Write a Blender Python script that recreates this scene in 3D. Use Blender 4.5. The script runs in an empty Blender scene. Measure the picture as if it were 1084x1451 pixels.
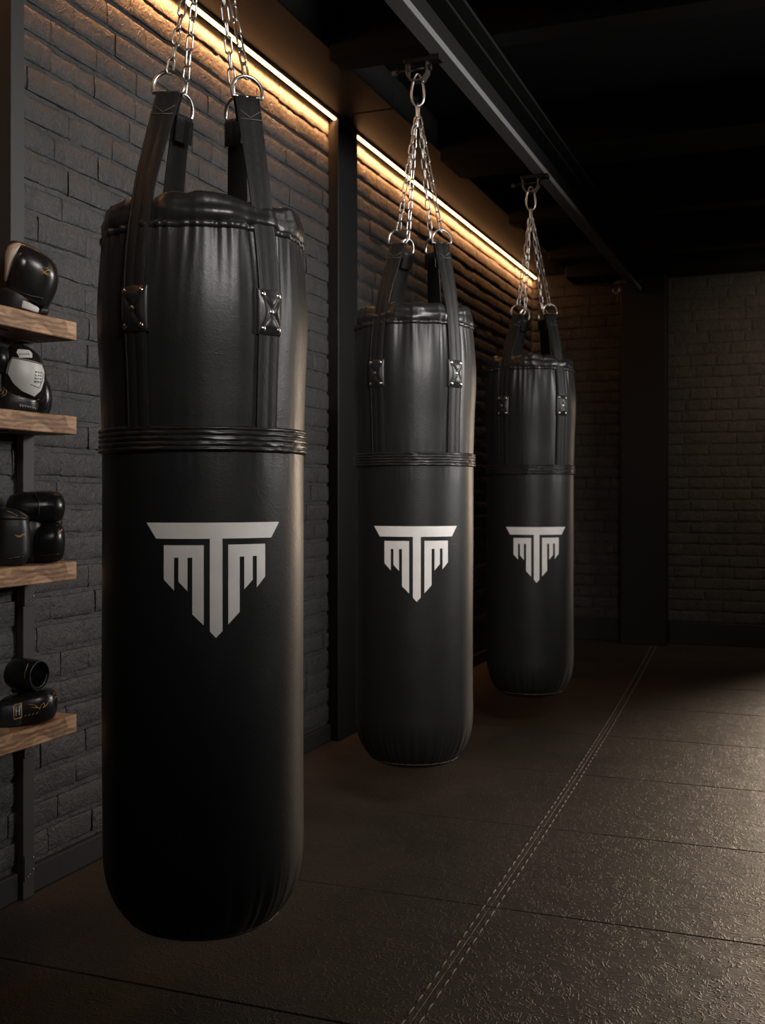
import bpy, math, random
from mathutils import Vector, Matrix, noise
from mathutils.bvhtree import BVHTree
random.seed(7)
S = bpy.context.scene
COL = S.collection
PI = math.pi
H = 1.10                      # eye height

# ------------------------------------------------------------------ helpers
class MB:
    def __init__(s): s.v = []; s.f = []; s.m = []
    def add(s, vs, fs, mi=0):
        o = len(s.v); s.v += [tuple(p) for p in vs]
        for f in fs: s.f.append([i + o for i in f]); s.m.append(mi)
    def box(s, x0, y0, z0, x1, y1, z1, mi=0, b=0.0):
        if b <= 0:
            s.add([(x0,y0,z0),(x1,y0,z0),(x1,y1,z0),(x0,y1,z0),(x0,y0,z1),(x1,y0,z1),(x1,y1,z1),(x0,y1,z1)],
                  [(0,3,2,1),(4,5,6,7),(0,1,5,4),(1,2,6,5),(2,3,7,6),(3,0,4,7)], mi); return
        # chamfered box
        vs = []; idx = {}
        for i, x in enumerate((x0, x1)):
            for j, y in enumerate((y0, y1)):
                for k, z in enumerate((z0, z1)):
                    sx, sy, sz = (b if i == 0 else -b), (b if j == 0 else -b), (b if k == 0 else -b)
                    for a, p in enumerate(((x, y+sy, z+sz), (x+sx, y, z+sz), (x+sx, y+sy, z))):
                        idx[(i,j,k,a)] = len(vs); vs.append(p)
        g = lambda *t: idx[t]
        fs = []
        for i in (0,1): fs.append([g(i,0,0,0),g(i,1,0,0),g(i,1,1,0),g(i,0,1,0)])
        for j in (0,1): fs.append([g(0,j,0,1),g(1,j,0,1),g(1,j,1,1),g(0,j,1,1)])
        for k in (0,1): fs.append([g(0,0,k,2),g(1,0,k,2),g(1,1,k,2),g(0,1,k,2)])
        for j in (0,1):
            for k in (0,1): fs.append([g(0,j,k,1),g(1,j,k,1),g(1,j,k,2),g(0,j,k,2)])
        for i in (0,1):
            for k in (0,1): fs.append([g(i,0,k,0),g(i,1,k,0),g(i,1,k,2),g(i,0,k,2)])
        for i in (0,1):
            for j in (0,1): fs.append([g(i,j,0,0),g(i,j,1,0),g(i,j,1,1),g(i,j,0,1)])
        for i in (0,1):
            for j in (0,1):
                for k in (0,1): fs.append([g(i,j,k,0),g(i,j,k,1),g(i,j,k,2)])
        s.add(vs, fs, mi)
    def grid(s, rows, closed=False, mi=0, cap0=False, cap1=False):
        n = len(rows[0]); o = len(s.v)
        for r in rows: s.v += [tuple(p) for p in r]
        for i in range(len(rows)-1):
            for j in range(n if closed else n-1):
                a = o+i*n+j; b = o+i*n+(j+1) % n
                s.f.append([a, b, b+n, a+n]); s.m.append(mi)
        for cap, i in ((cap0, 0), (cap1, len(rows)-1)):
            if cap:
                c = sum((Vector(p) for p in rows[i]), Vector())/n
                ci = len(s.v); s.v.append(tuple(c))
                for j in range(n):
                    a = o+i*n+j; b = o+i*n+(j+1) % n
                    s.f.append([ci, b, a] if i == 0 else [ci, a, b]); s.m.append(mi)
    def tube(s, pts, r, n=8, closed=False, mi=0):
        pts = [Vector(p) for p in pts]; N = len(pts); rows = []
        prev = None
        for i, p in enumerate(pts):
            if closed: t = pts[(i+1) % N]-pts[i-1]
            else: t = pts[min(i+1, N-1)]-pts[max(i-1, 0)]
            t.normalize()
            if prev is None:
                a = Vector((0,0,1)) if abs(t.z) < .8 else Vector((1,0,0))
                u = t.cross(a).normalized()
            else:
                u = (prev - t*prev.dot(t)).normalized()
            prev = u; w = t.cross(u)
            rr = r[i] if isinstance(r, (list, tuple)) else r
            rows.append([p+u*rr*math.cos(2*PI*k/n)+w*rr*math.sin(2*PI*k/n) for k in range(n)])
        if closed: rows.append(rows[0])
        s.grid(rows, True, mi, not closed, not closed)
    def build(s, name, mats, parent=None, smooth=True, fix=True):
        me = bpy.data.meshes.new(name); me.from_pydata(s.v, [], s.f)
        if not isinstance(mats, (list, tuple)): mats = [mats]
        for m in mats: me.materials.append(m)
        me.polygons.foreach_set('material_index', s.m)
        me.polygons.foreach_set('use_smooth', [smooth]*len(s.f))
        me.update()
        if fix:
            import bmesh
            bm = bmesh.new(); bm.from_mesh(me)
            bmesh.ops.recalc_face_normals(bm, faces=bm.faces); bm.to_mesh(me); bm.free()
        o = bpy.data.objects.new(name, me); COL.objects.link(o)
        if parent is not None: o.parent = parent
        return o

def smooth_by_angle(o, deg=35):
    try:
        o.data.set_sharp_from_angle(angle=math.radians(deg))
    except Exception: pass
    return o

def tag(o, label=None, cat=None, group=None, kind=None):
    if label: o['label'] = label
    if cat: o['category'] = cat
    if group: o['group'] = group
    if kind: o['kind'] = kind
    return o

def thing(name, loc, rz, label, cat, group=None):
    o = bpy.data.objects.new(name, None); COL.objects.link(o)
    o.location = loc; o.rotation_euler = (0, 0, rz); o.empty_display_size = .1
    return tag(o, label, cat, group)

def lerp(a, b, t): return a+(b-a)*t
def sstep(a, b, x):
    t = max(0, min(1, (x-a)/(b-a))); return t*t*(3-2*t)
def nz(x, y=0., z=0.): return noise.noise(Vector((x, y, z)))

# ------------------------------------------------------------------ materials
def mat(name, col, rough=.5, metal=0., bump=None, spec=.5, coat=0., nodes=None):
    m = bpy.data.materials.new(name); m.use_nodes = True
    nt = m.node_tree; b = nt.nodes['Principled BSDF']
    b.inputs['Base Color'].default_value = (*col, 1)
    b.inputs['Roughness'].default_value = rough
    b.inputs['Metallic'].default_value = metal
    b.inputs['Specular IOR Level'].default_value = spec
    if coat: b.inputs['Coat Weight'].default_value = coat; b.inputs['Coat Roughness'].default_value = .15
    if nodes: nodes(nt, b)
    return m
def N(nt, t, **kw):
    n = nt.nodes.new(t)
    for k, v in kw.items():
        if k in n.inputs: n.inputs[k].default_value = v
        else: setattr(n, k, v)
    return n
def math_n(nt, op, a, b=None, c=None):
    n = nt.nodes.new('ShaderNodeMath'); n.operation = op
    for i, x in enumerate((a, b, c)):
        if x is None: continue
        if isinstance(x, (int, float)): n.inputs[i].default_value = x
        else: nt.links.new(x, n.inputs[i])
    return n.outputs[0]
def bump_of(nt, b, h, strength, dist, prev=None):
    n = N(nt, 'ShaderNodeBump'); n.inputs['Strength'].default_value = strength; n.inputs['Distance'].default_value = dist
    nt.links.new(h, n.inputs['Height'])
    if prev is not None: nt.links.new(prev, n.inputs['Normal'])
    nt.links.new(n.outputs[0], b.inputs['Normal']); return n.outputs[0]
def ramp(nt, fac, stops):
    r = N(nt, 'ShaderNodeValToRGB'); e = r.color_ramp.elements
    while len(e) < len(stops): e.new(.5)
    for x, (p, c) in zip(e, stops): x.position = p; x.color = (*c, 1) if len(c) == 3 else c
    nt.links.new(fac, r.inputs[0]); return r.outputs[0]
def noise_t(nt, scale, detail=2., rough=.5, dist=0., vec=None):
    n = N(nt, 'ShaderNodeTexNoise'); n.inputs['Scale'].default_value = scale; n.inputs['Detail'].default_value = detail
    n.inputs['Roughness'].default_value = rough; n.inputs['Distortion'].default_value = dist
    if vec is None:
        tc = N(nt, 'ShaderNodeTexCoord'); vec = tc.outputs['Object']
    nt.links.new(vec, n.inputs['Vector']); return n.outputs['Fac']
def worms(nt, scale, dist, width):
    """thin raised worm-like creases"""
    f = noise_t(nt, scale, 1.5, .5, dist)
    d = math_n(nt, 'ABSOLUTE', math_n(nt, 'SUBTRACT', f, .5))
    return math_n(nt, 'SUBTRACT', 1., math_n(nt, 'SMOOTH_MIN', math_n(nt, 'DIVIDE', d, width), 1., .3))

def leather_nodes(ws=48, wb=.08, nb=.08):
    def f(nt, b):
        w = worms(nt, ws, 1.6, .05)
        p = bump_of(nt, b, w, wb, .002)
        p = bump_of(nt, b, noise_t(nt, 420, 2, .6), nb, .0012, p)
        r = noise_t(nt, 9, 3, .6)
        nt.links.new(math_n(nt, 'MULTIPLY_ADD', r, .16, b.inputs['Roughness'].default_value-.08), b.inputs['Roughness'])
    return f
M = {}
M['leather'] = mat('black_leather', (.0125, .0127, .0132), .40, nodes=leather_nodes(), spec=.42)
M['collar'] = mat('black_glossy_leather', (.014, .0135, .0135), .33, nodes=leather_nodes(60, .06, .08))
def web_nodes(nt, b):
    tc = N(nt, 'ShaderNodeTexCoord')
    w = N(nt, 'ShaderNodeTexNoise'); w.inputs['Scale'].default_value = 130; w.inputs['Detail'].default_value = 3; w.inputs['Distortion'].default_value = .6
    mp = N(nt, 'ShaderNodeMapping'); mp.inputs['Scale'].default_value = (1, 1, .35)
    nt.links.new(tc.outputs['Object'], mp.inputs[0]); nt.links.new(mp.outputs[0], w.inputs['Vector'])
    bump_of(nt, b, w.outputs['Fac'], .5, .0022)
M['strap'] = mat('black_strap_leather', (.010, .0098, .0098), .52, spec=.3, nodes=web_nodes)
M['thread'] = mat('grey_thread', (.08, .073, .068), .6)
M['steel'] = mat('brushed_nickel_steel', (.55, .53, .50), .28, 1.0)
M['rivet'] = mat('bright_rivet_steel', (.85, .82, .78), .22, 1.0)
def logo_nodes(nt, b):
    n = noise_t(nt, 14, 4, .6)
    c = ramp(nt, n, [(.3, (.76, .73, .705)), (.7, (.85, .82, .795))]); nt.links.new(c, b.inputs['Base Color'])
M['logo'] = mat('silver_white_print', (.55, .53, .51), .42, nodes=logo_nodes)
M['glove'] = mat('glossy_black_glove_leather', (.011, .0105, .0105), .27, nodes=leather_nodes(70, .04, .06))
M['glove_matte'] = mat('matte_black_glove_leather', (.012, .0115, .012), .4, nodes=leather_nodes(70, .08, .1))
M['white_leather'] = mat('white_glove_leather', (.62, .60, .57), .38, nodes=leather_nodes(80, .03, .05))
M['cream'] = mat('cream_glove_leather', (.34, .27, .21), .45)
M['gold'] = mat('gold_embroidery', (.62, .36, .12), .4, .5)
M['blackprint'] = mat('black_print', (.02, .02, .02), .5)
M['dark_lining'] = mat('dark_lining', (.012, .011, .011), .85)

def paint_brick(base):
    def f(nt, b):
        n = noise_t(nt, 3.2, 5, .65)
        c = ramp(nt, n, [(.3, tuple(x*.72 for x in base)), (.7, tuple(x*1.25 for x in base))]); nt.links.new(c, b.inputs['Base Color'])
        p = bump_of(nt, b, noise_t(nt, 26, 4, .65, .8), .8, .010)
        p = bump_of(nt, b, worms(nt, 17, 3., .022), .35, .004, p)
        p = bump_of(nt, b, noise_t(nt, 150, 3, .65), .6, .0035, p)
    return f
M['brick'] = mat('charcoal_painted_brick', (.05, .048, .046), .58, nodes=paint_brick((.032, .0315, .0315)))
M['brick_back'] = mat('charcoal_painted_brick_back', (.05, .048, .046), .6, nodes=paint_brick((.044, .040, .037)))
M['paint'] = mat('black_trim_paint', (.018, .018, .019), .5, spec=.35, nodes=lambda nt, b: bump_of(nt, b, noise_t(nt, 60, 3, .6), .15, .002))
M['column'] = mat('matt_black_column_paint', (.009, .009, .0095), .5, spec=.35, nodes=lambda nt, b: bump_of(nt, b, noise_t(nt, 60, 3, .6), .15, .002))
M['ceiling'] = mat('black_ceiling_paint', (.006, .006, .0065), .75, spec=.2, nodes=lambda nt, b: bump_of(nt, b, noise_t(nt, 8, 4, .6), .2, .01))
M['beam'] = mat('black_steel_beam', (.0065, .0065, .0068), .5, spec=.3)
M['rail'] = mat('dark_grey_steel_rail', (.26, .26, .26), .42, .3, nodes=lambda nt, b: bump_of(nt, b, noise_t(nt, 90, 2, .5), .05, .001))
M['iron'] = mat('dark_iron', (.05, .048, .045), .38, .9)
M['post'] = mat('dark_grey_powdercoat', (.045, .044, .042), .5, .3, nodes=lambda nt, b: bump_of(nt, b, noise_t(nt, 120, 2, .5), .08, .001))

def floor_nodes(nt, b):
    n = noise_t(nt, 1.6, 5, .65)
    c = ramp(nt, n, [(.3, (.021, .0155, .0118)), (.72, (.043, .032, .0245))]); nt.links.new(c, b.inputs['Base Color'])
    w = worms(nt, 19, 2.6, .05); w2 = worms(nt, 48, 2.0, .05)
    p = bump_of(nt, b, w, .36, .0035)
    p = bump_of(nt, b, w2, .16, .0025, p)
    p = bump_of(nt, b, noise_t(nt, 7, 3, .5), .3, .012, p)
    r = noise_t(nt, 4, 4, .6)
    nt.links.new(math_n(nt, 'MULTIPLY_ADD', r, .18, .46), b.inputs['Roughness'])
M['floor'] = mat('brown_black_leather_mat', (.03, .025, .02), .45, nodes=floor_nodes)
M['gap'] = mat('dark_gap', (.004, .004, .004), .9)
M['stitch'] = mat('tan_stitch_thread', (.17, .145, .12), .6)

def wood_nodes(nt, b):
    tc = N(nt, 'ShaderNodeTexCoord')
    mp = N(nt, 'ShaderNodeMapping'); mp.inputs['Scale'].default_value = (9, 7, 34)
    nt.links.new(tc.outputs['Object'], mp.inputs[0])
    big = noise_t(nt, 1.4, 3, .5, 1.2, mp.outputs[0])
    grain = N(nt, 'ShaderNodeTexWave'); grain.bands_direction = 'Z'
    grain.inputs['Scale'].default_value = .7; grain.inputs['Distortion'].default_value = 7; grain.inputs['Detail'].default_value = 3; grain.inputs['Detail Scale'].default_value = .8
    nt.links.new(mp.outputs[0], grain.inputs['Vector'])
    mp2 = N(nt, 'ShaderNodeMapping'); mp2.inputs['Scale'].default_value = (20, 22, 40); nt.links.new(tc.outputs['Object'], mp2.inputs[0])
    vo = N(nt, 'ShaderNodeTexVoronoi'); vo.inputs['Scale'].default_value = .45; nt.links.new(mp2.outputs[0], vo.inputs['Vector'])
    sep = N(nt, 'ShaderNodeSeparateColor'); nt.links.new(vo.outputs['Color'], sep.inputs[0])
    f = math_n(nt, 'ADD', math_n(nt, 'MULTIPLY', big, .72), math_n(nt, 'ADD', math_n(nt, 'MULTIPLY', grain.outputs['Fac'], .10), math_n(nt, 'MULTIPLY', sep.outputs[0], .30)))
    mp3 = N(nt, 'ShaderNodeMapping'); mp3.inputs['Scale'].default_value = (40, 16, 150); nt.links.new(tc.outputs['Object'], mp3.inputs[0])
    fine = noise_t(nt, 1., 5, .7, 1.5, mp3.outputs[0])
    f = math_n(nt, 'ADD', f, math_n(nt, 'MULTIPLY', math_n(nt, 'SUBTRACT', fine, .5), .42))
    c = ramp(nt, f, [(.28, (.035, .017, .008)), (.43, (.17, .085, .040)), (.6, (.36, .20, .10)), (.8, (.50, .31, .18))])
    nt.links.new(c, b.inputs['Base Color']); bump_of(nt, b, f, .3, .003)
M['wood'] = mat('rustic_brown_wood', (.3, .18, .1), .55, nodes=wood_nodes)
def emit(name, col, st):
    m = bpy.data.materials.new(name); m.use_nodes = True; b = m.node_tree.nodes['Principled BSDF']
    b.inputs['Base Color'].default_value = (.8, .7, .6, 1)
    b.inputs['Emission Color'].default_value = (*col, 1); b.inputs['Emission Strength'].default_value = st; return m

# ------------------------------------------------------------------ camera
ALPHA = math.radians(21.3)
cam = bpy.data.cameras.new('camera'); cam.sensor_fit = 'VERTICAL'; cam.sensor_height = 36; cam.sensor_width = 36*1084/1451
FPX = 1550.; cam.lens = FPX/1451*36
cam.shift_y = (702-725.5)/1451; cam.clip_start = .05
co = bpy.data.objects.new('camera', cam); COL.objects.link(co)
co.location = (0, 0, H); co.rotation_euler = (PI/2, 0, ALPHA)
cam.dof.use_dof = True; cam.dof.focus_distance = 2.6; cam.dof.aperture_fstop = 6.3
S.camera = co

# ------------------------------------------------------------------ room
XW = -2.01; YB = 8.36; ZC = 2.95
def brick_wall(name, u0, u1, z0, z1, place, material, L=.212, HB=.082, G=.0125, ph=0, vds=(.0006, .001, .0018, .004, .0045), rnd=.0042):
    mb = MB(); rows = int((z1-z0)/HB)+1
    mb.add([place(u0, -.03, z0), place(u1, -.03, z0), place(u1, -.03, z1), place(u0, -.03, z1)], [(0,1,2,3)])
    nu, nv = int((u1-u0)/.022), int((z1-z0)/.010)
    mb.grid([[place(lerp(u0, u1, i/nu), -.0066+.0032*nz(lerp(u0, u1, i/nu)*42+ph, j*.6, 2.)+.002*nz(lerp(u0, u1, i/nu)*11, j*.4, 7.), lerp(z0, z1, j/nv)) for i in range(nu+1)] for j in range(nv+1)])
    us = [0, .012, .06, .3, .5, .7, .94, .988, 1]
    for r in range(rows):
        zb = z0+r*HB; off = (r % 2)*.5*L + random.uniform(-.012, .012); u = u0-off
        while u < u1:
            Lb = L*random.choice((1, 1, .62, .97, 1.04, 1.3))
            a, b = max(u+.0005, u0), min(u+Lb-.0005, u1)
            if b-a > .03:
                vd = random.choice(vds); dj = random.uniform(-.0018, .0018); ti = random.uniform(-.006, .006)
                gt = G*random.uniform(.35, .6); gb = G*random.uniform(.35, .6)
                za, zt = zb+gb, min(zb+HB-gt, z1)
                fr = [0, .035, .11, .35, .65, .89, .965, 1]
                rows_ = []
                for i, w in enumerate(fr):
                    row = []
                    for j, s in enumerate(us):
                        uu = lerp(a, b, s); zz = lerp(za, zt, w)
                        e = min(min(s, 1-s)*(b-a), min(w, 1-w)*(zt-za))
                        eh = min(s, 1-s)*(b-a); ev = min(w, 1-w)*(zt-za)
                        hgt = -.011 if i in (0, len(fr)-1) else (-vd if j in (0, len(us)-1) else 0)-rnd*math.exp(-ev/.0035)-(.0022*math.exp(-eh/.004) if vd > .003 else 0)
                        n1 = nz(uu*9+ph, zz*16, r*3.1); n2 = nz(uu*38+ph, zz*45, 5.)
                        edge = 1 if e < .006 else .3
                        h = hgt + dj + ti*(w-.5)*.4 + .0016*n1 + .0012*n2
                        if i in (0, len(fr)-1): h = -.011
                        zz += edge*(lerp(.003, .0048, .5+.5*nz(uu*3, r*5.5, 1.))*nz(uu*34+ph, r*7.7, 2.*i)+.0026*nz(uu*95, r*3.3, i))
                        uu += edge*.002*nz(zz*40, uu*5, r)
                        row.append(place(uu, h, zz))
                    rows_.append(row)
                mb.grid(rows_)
            u += Lb
    o = mb.build(name, material, fix=False); o['kind'] = 'structure'
    smooth_by_angle(o, 50)
    return o
brick_wall('wall_left', -.3, YB-.002, .0, 2.80, lambda u, h, z: (XW+h, u, z), M['brick'])
brick_wall('wall_back', XW, 3.0, .0, 2.80, lambda u, h, z: (u, YB-h, z), M['brick_back'], L=.19, ph=40, vds=(.002, .004, .006), rnd=.002)

# floor: leather-look mats split by cross seams and one long stitched seam
def seam_x(y): return -.772-.028*(y-2.13)-.0032*(y-2.13)**2
mb = MB(); g = .0014
ys = [2.095+.735*k for k in range(-3, 10)]; ys[-1] = YB
for i in range(len(ys)-1):
    ya, yb = ys[i]+g, ys[i+1]-g
    if ys[i] >= YB: break
    yb = min(yb, YB)
    for side in (0, 1):
        def X0(y): return -2.03 if side == 0 else seam_x(y)+.0008
        def X1(y): return seam_x(y)-.0008 if side == 0 else 4.6
        prof = [(0, -.012), (0, -.003), (.0025, 0)]
        n = 6; top = []; 
        for k in range(n+1):
            y = lerp(ya, yb, k/n)
            top.append((X0(y), X1(y), y))
        rows_ = []
        ca, cb = (.003, .0006) if side == 0 else (.0006, .003)
        da, db = (.0025, .0006) if side == 0 else (.0006, .0025)
        def line(y, z, e): return [(X0(y), y, -.012), (X0(y), y, min(z, -da)), (X0(y)+ca, y, z), (lerp(X0(y), X1(y), .5), y, z), (X1(y)-cb, y, z), (X1(y), y, min(z, -db)), (X1(y), y, -.012)]
        rows_.append(line(ya, -.012, 0)); rows_.append(line(ya, -.0025, 0)); rows_.append(line(ya+.003, 0, 0))
        for k in range(1, n): rows_.append(line(lerp(ya, yb, k/n), 0, 0))
        rows_.append(line(yb-.003, 0, 0)); rows_.append(line(yb, -.0025, 0)); rows_.append(line(yb, -.012, 0))
        mb.grid(rows_)
mb.add([(-2.05, -.2, -.012), (4.6, -.2, -.012), (4.6, YB, -.012), (-2.05, YB, -.012)], [(0,1,2,3)], 1)
fl = mb.build('floor', [M['floor'], M['gap']], smooth=False); fl['kind'] = 'structure'
mb = MB()
for sgn in (-1, 1):
    y = 1.55+(0 if sgn < 0 else .03)
    while y < 8.2:
        L = .047
        pts = []
        for k in range(5):
            yy = y+L*k/4; pts.append((seam_x(yy)+sgn*.0165, yy, -.0008+.0022*math.sin(PI*k/4)))
        mb.tube(pts, [.0012, .0022, .0025, .0022, .0012], 6); y += .062
st = mb.build('stitching', M['stitch'], fl)
tag(st, 'tan double row of dashed stitching')
# ceiling, beams, soffit
mb = MB(); mb.box(-2.1, -.3, ZC, 4.6, YB+.1, ZC+.05); c = mb.build('ceiling', M['ceiling'], smooth=False); c['kind'] = 'structure'
def trim(n, b0, b1, m, bev=.003):
    mb = MB(); mb.box(*b0, *b1, b=bev); o = mb.build('trim_%d' % n, m, smooth=False); o['kind'] = 'structure'; return o
trim(1, (-2.09, -.2, 2.80), (-1.70, 4.49, ZC-.001), M['beam'])
trim(2, (-2.09, 4.50, 2.80), (-1.70, YB, ZC-.001), M['beam'])
k = 3
for (a, b) in ((2.50, 2.62), (3.78, 3.90), (5.11, 5.45), (6.43, 6.56), (7.52, 7.66)):
    trim(k, (-1.69, a, 2.745), (4.5, b, ZC-.001), M['beam']); k += 1
trim(k, (-1.69, 8.08, 2.72), (4.5, YB-.001, ZC-.001), M['beam']); k += 1
# columns
trim(k, (XW-.01, 4.488, 0.001), (-1.96, 4.709, 2.799), M['column'], .004); k += 1
trim(k, (-1.30, 8.19, 0.001), (-.975, YB+.004, 2.719), M['column'], .004); k += 1
# corner pilaster at the far end of the left wall
# baseboards
def baseboard(name, boxes, bev=.004):
    mb = MB()
    for a, b in boxes: mb.box(*a, *b, b=bev)
    o = mb.build(name, M['paint'], smooth=False); o['kind'] = 'structure'
baseboard('baseboard_left', [((XW-.012, -.2, 0.001), (XW+.014, 2.405, .075)), ((XW-.012, 2.46, 0.001), (XW+.014, 4.487, .075)), ((XW-.012, 4.71, 0.001), (XW+.014, YB-.002, .075))])
baseboard('baseboard_back', [((XW+.016, YB-.022, 0.001), (-1.305, YB+.006, .165)), ((-.97, YB-.022, 0.001), (3.0, YB+.006, .165))])

# ------------------------------------------------------------------ light strips
M['led'] = emit('warm_led_glow', (1., .52, .20), 10.)
M['alu'] = mat('aluminium_channel', (.35, .33, .3), .4, .8)
def led(y0, y1, label):
    t = thing('led_strip_light', (XW+.03, (y0+y1)/2, 2.78), 0, label, 'light', 'warm light strips along the top of the brick wall')
    h = (y1-y0)/2
    mb = MB(); mb.box(-.012, -h, .008, .012, h, .0203); mb.build('channel', M['alu'], t, False)
    mb = MB()
    rows_ = [[(.009*math.cos(PI*k/8), y, .008-.008*math.sin(PI*k/8)) for k in range(9)] for y in (-h, h)]
    mb.grid(rows_); mb.build('diffuser', M['led'], t)
    l = bpy.data.lights.new('led_lamp', 'AREA'); l.shape = 'RECTANGLE'; l.size = .014; l.size_y = 2*h; l.energy = 9.5*2*h; l.color = (1., .425, .165); l.spread = 1.55
    o = bpy.data.objects.new('led_lamp', l); COL.objects.link(o); o.location = (XW+.03, (y0+y1)/2, 2.777); o.rotation_euler = (0, .62, 0)
led(-.2, 4.487, 'long warm glowing light strip above the nearest bag, ending at the wall column')
led(4.710, YB-.01, 'shorter warm glowing light strip beyond the wall column, running to the far corner')

# ------------------------------------------------------------------ rail
RX0, RX1, RZ = -1.20, -1.145, 2.60
t = thing('ceiling_rail', (-1.17, 4.0, RZ), 0, 'long dark grey steel rail hanging under the black ceiling with the bags below it', 'rail')
def ext(name, prof, y0, y1, m, parent, off):
    mb = MB()
    for (x0, z0, x1, z1) in prof: mb.box(x0-off[0], y0-off[1], z0-off[2], x1-off[0], y1-off[1], z1-off[2], b=.0015)
    return mb.build(name, m, parent, False)
off = (-1.17, 4.0, RZ)
ext('bottom_flange', [(RX0, RZ, RX1, RZ+.012)], .4, 8.16, M['rail'], t, off)
ext('web', [(-1.180, RZ+.012, -1.166, RZ+.118)], .4, 8.16, M['beam'], t, off)
ext('top_flange', [(-1.235, RZ+.118, -1.105, RZ+.130)], .4, 8.16, M['beam'], t, off)
ext('mounting_plate', [(-1.26, RZ+.130, -1.06, RZ+.144)], .4, 8.16, M['beam'], t, off)
ext('edge_lip', [(RX1-.004, RZ+.012, RX1, RZ+.026)], .4, 8.16, M['rail'], t, off)

def tube_obj(name, pts, r, m, parent, n=10, closed=False):
    mb = MB(); mb.tube(pts, r, n, closed); return mb.build(name, m, parent)
def bracket(x, y, label, small=False):
    t = thing('rail_bracket', (x, y, 2.535), 0, label, 'bracket', 'hanging brackets clamped on the ceiling rail')
    if small:
        mb = MB(); mb.box(-.02, -.02, .064-.03, .06, .02, .0649-.001, b=.002); mb.build('clamp_plate', M['iron'], t, False)
        pts = [(0, 0, .035), (0, 0, .0)]+[(-.022+.022*math.cos(a), 0, -.022*math.sin(a)) for a in [PI*k/8 for k in range(1, 9)]]+[(-.044, 0, .012)]
        tube_obj('hook', pts, .005, M['steel'], t)
        return t
    mb = MB()
    mb.box(-.044, -.022, .046, .085, .022, .0645, b=.002)                 # clamp plate under the flange
    mb.box(.072, -.045, .0655, .084, .045, .078, b=.002) if False else None
    mb.build('clamp_plate', M['iron'], t, False)
    # u-shaped bent strap
    prof = [(-.036, .046), (-.036, .012), (-.020, -.012), (.020, -.012), (.036, .012), (.036, .046)]
    mb = MB()
    for wy in (0,):
        rows_ = []
        for i, (px, pz) in enumerate(prof):
            a = Vector(prof[max(i-1, 0)]); b = Vector(prof[min(i+1, len(prof)-1)]); d = (b-a).normalized(); nrm = Vector((-d.y, d.x))*.0028
            rows_.append([(px+nrm.x, -.017, pz+nrm.y), (px+nrm.x, .017, pz+nrm.y), (px-nrm.x, .017, pz-nrm.y), (px-nrm.x, -.017, pz-nrm.y)])
        mb.grid(rows_, True, 0, True, True)
    mb.build('yoke', M['steel'], t, False)
    tube_obj('cross_bolt', [(-.085, 0, .030), (.05, 0, .030)], .0055, M['iron'], t)
    mb = MB(); mb.tube([(-.092, 0, .030), (-.078, 0, .030)], .013, 6); mb.build('bolt_head', M['steel'], t, False)
    mb = MB(); mb.tube([(.041, 0, .030), (.049, 0, .030)], .011, 6); mb.build('nut', M['iron'], t, False)
    return t

# ------------------------------------------------------------------ punching bags
LOGO = []   # (x0,x1, top0,top1, bot0,bot1)
def trap(x0, x1, t0, t1, b0, b1): LOGO.append((x0, x1, t0, t1, b0, b1))
trap(18, 92, 120, 120, 120.5, 243); trap(92, 508, 120, 120, 243, 243); trap(508, 556, 120, 120, 955, 1006); trap(556, 606, 120, 120, 1006, 955)
trap(606, 997, 120, 120, 243, 243); trap(997, 1064, 120, 120, 243, 120.5)
trap(152, 230, 293, 293, 557, 638); trap(230, 265, 293, 293, 388, 388); trap(265, 334, 293, 293, 572, 644); trap(334, 372, 293, 293, 388, 388); trap(372, 461, 293, 293, 822, 907)
trap(652, 741, 290, 290, 905, 812); trap(741, 778, 290, 290, 385, 385); trap(778, 845, 290, 290, 640, 567); trap(845, 879, 290, 290, 383, 383); trap(879, 947, 290, 290, 628, 547)

link_cache = {}
def link_mesh(L, W, r):
    key = (L, W, r)
    if key not in link_cache:
        mb = MB(); hw = W/2-r; hl = L/2-W/2; pts = []
        for k in range(9): a = PI*k/8; pts.append((hw*math.cos(a), 0, hl+hw*math.sin(a)))
        for k in range(9): a = PI+PI*k/8; pts.append((hw*math.cos(a), 0, -hl+hw*math.sin(a)))
        mb.tube(pts, r, 8, True)
        o = mb.build('chain_link', M['steel']); link_cache[key] = o.data
        bpy.data.objects.remove(o)
    return link_cache[key]

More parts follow.
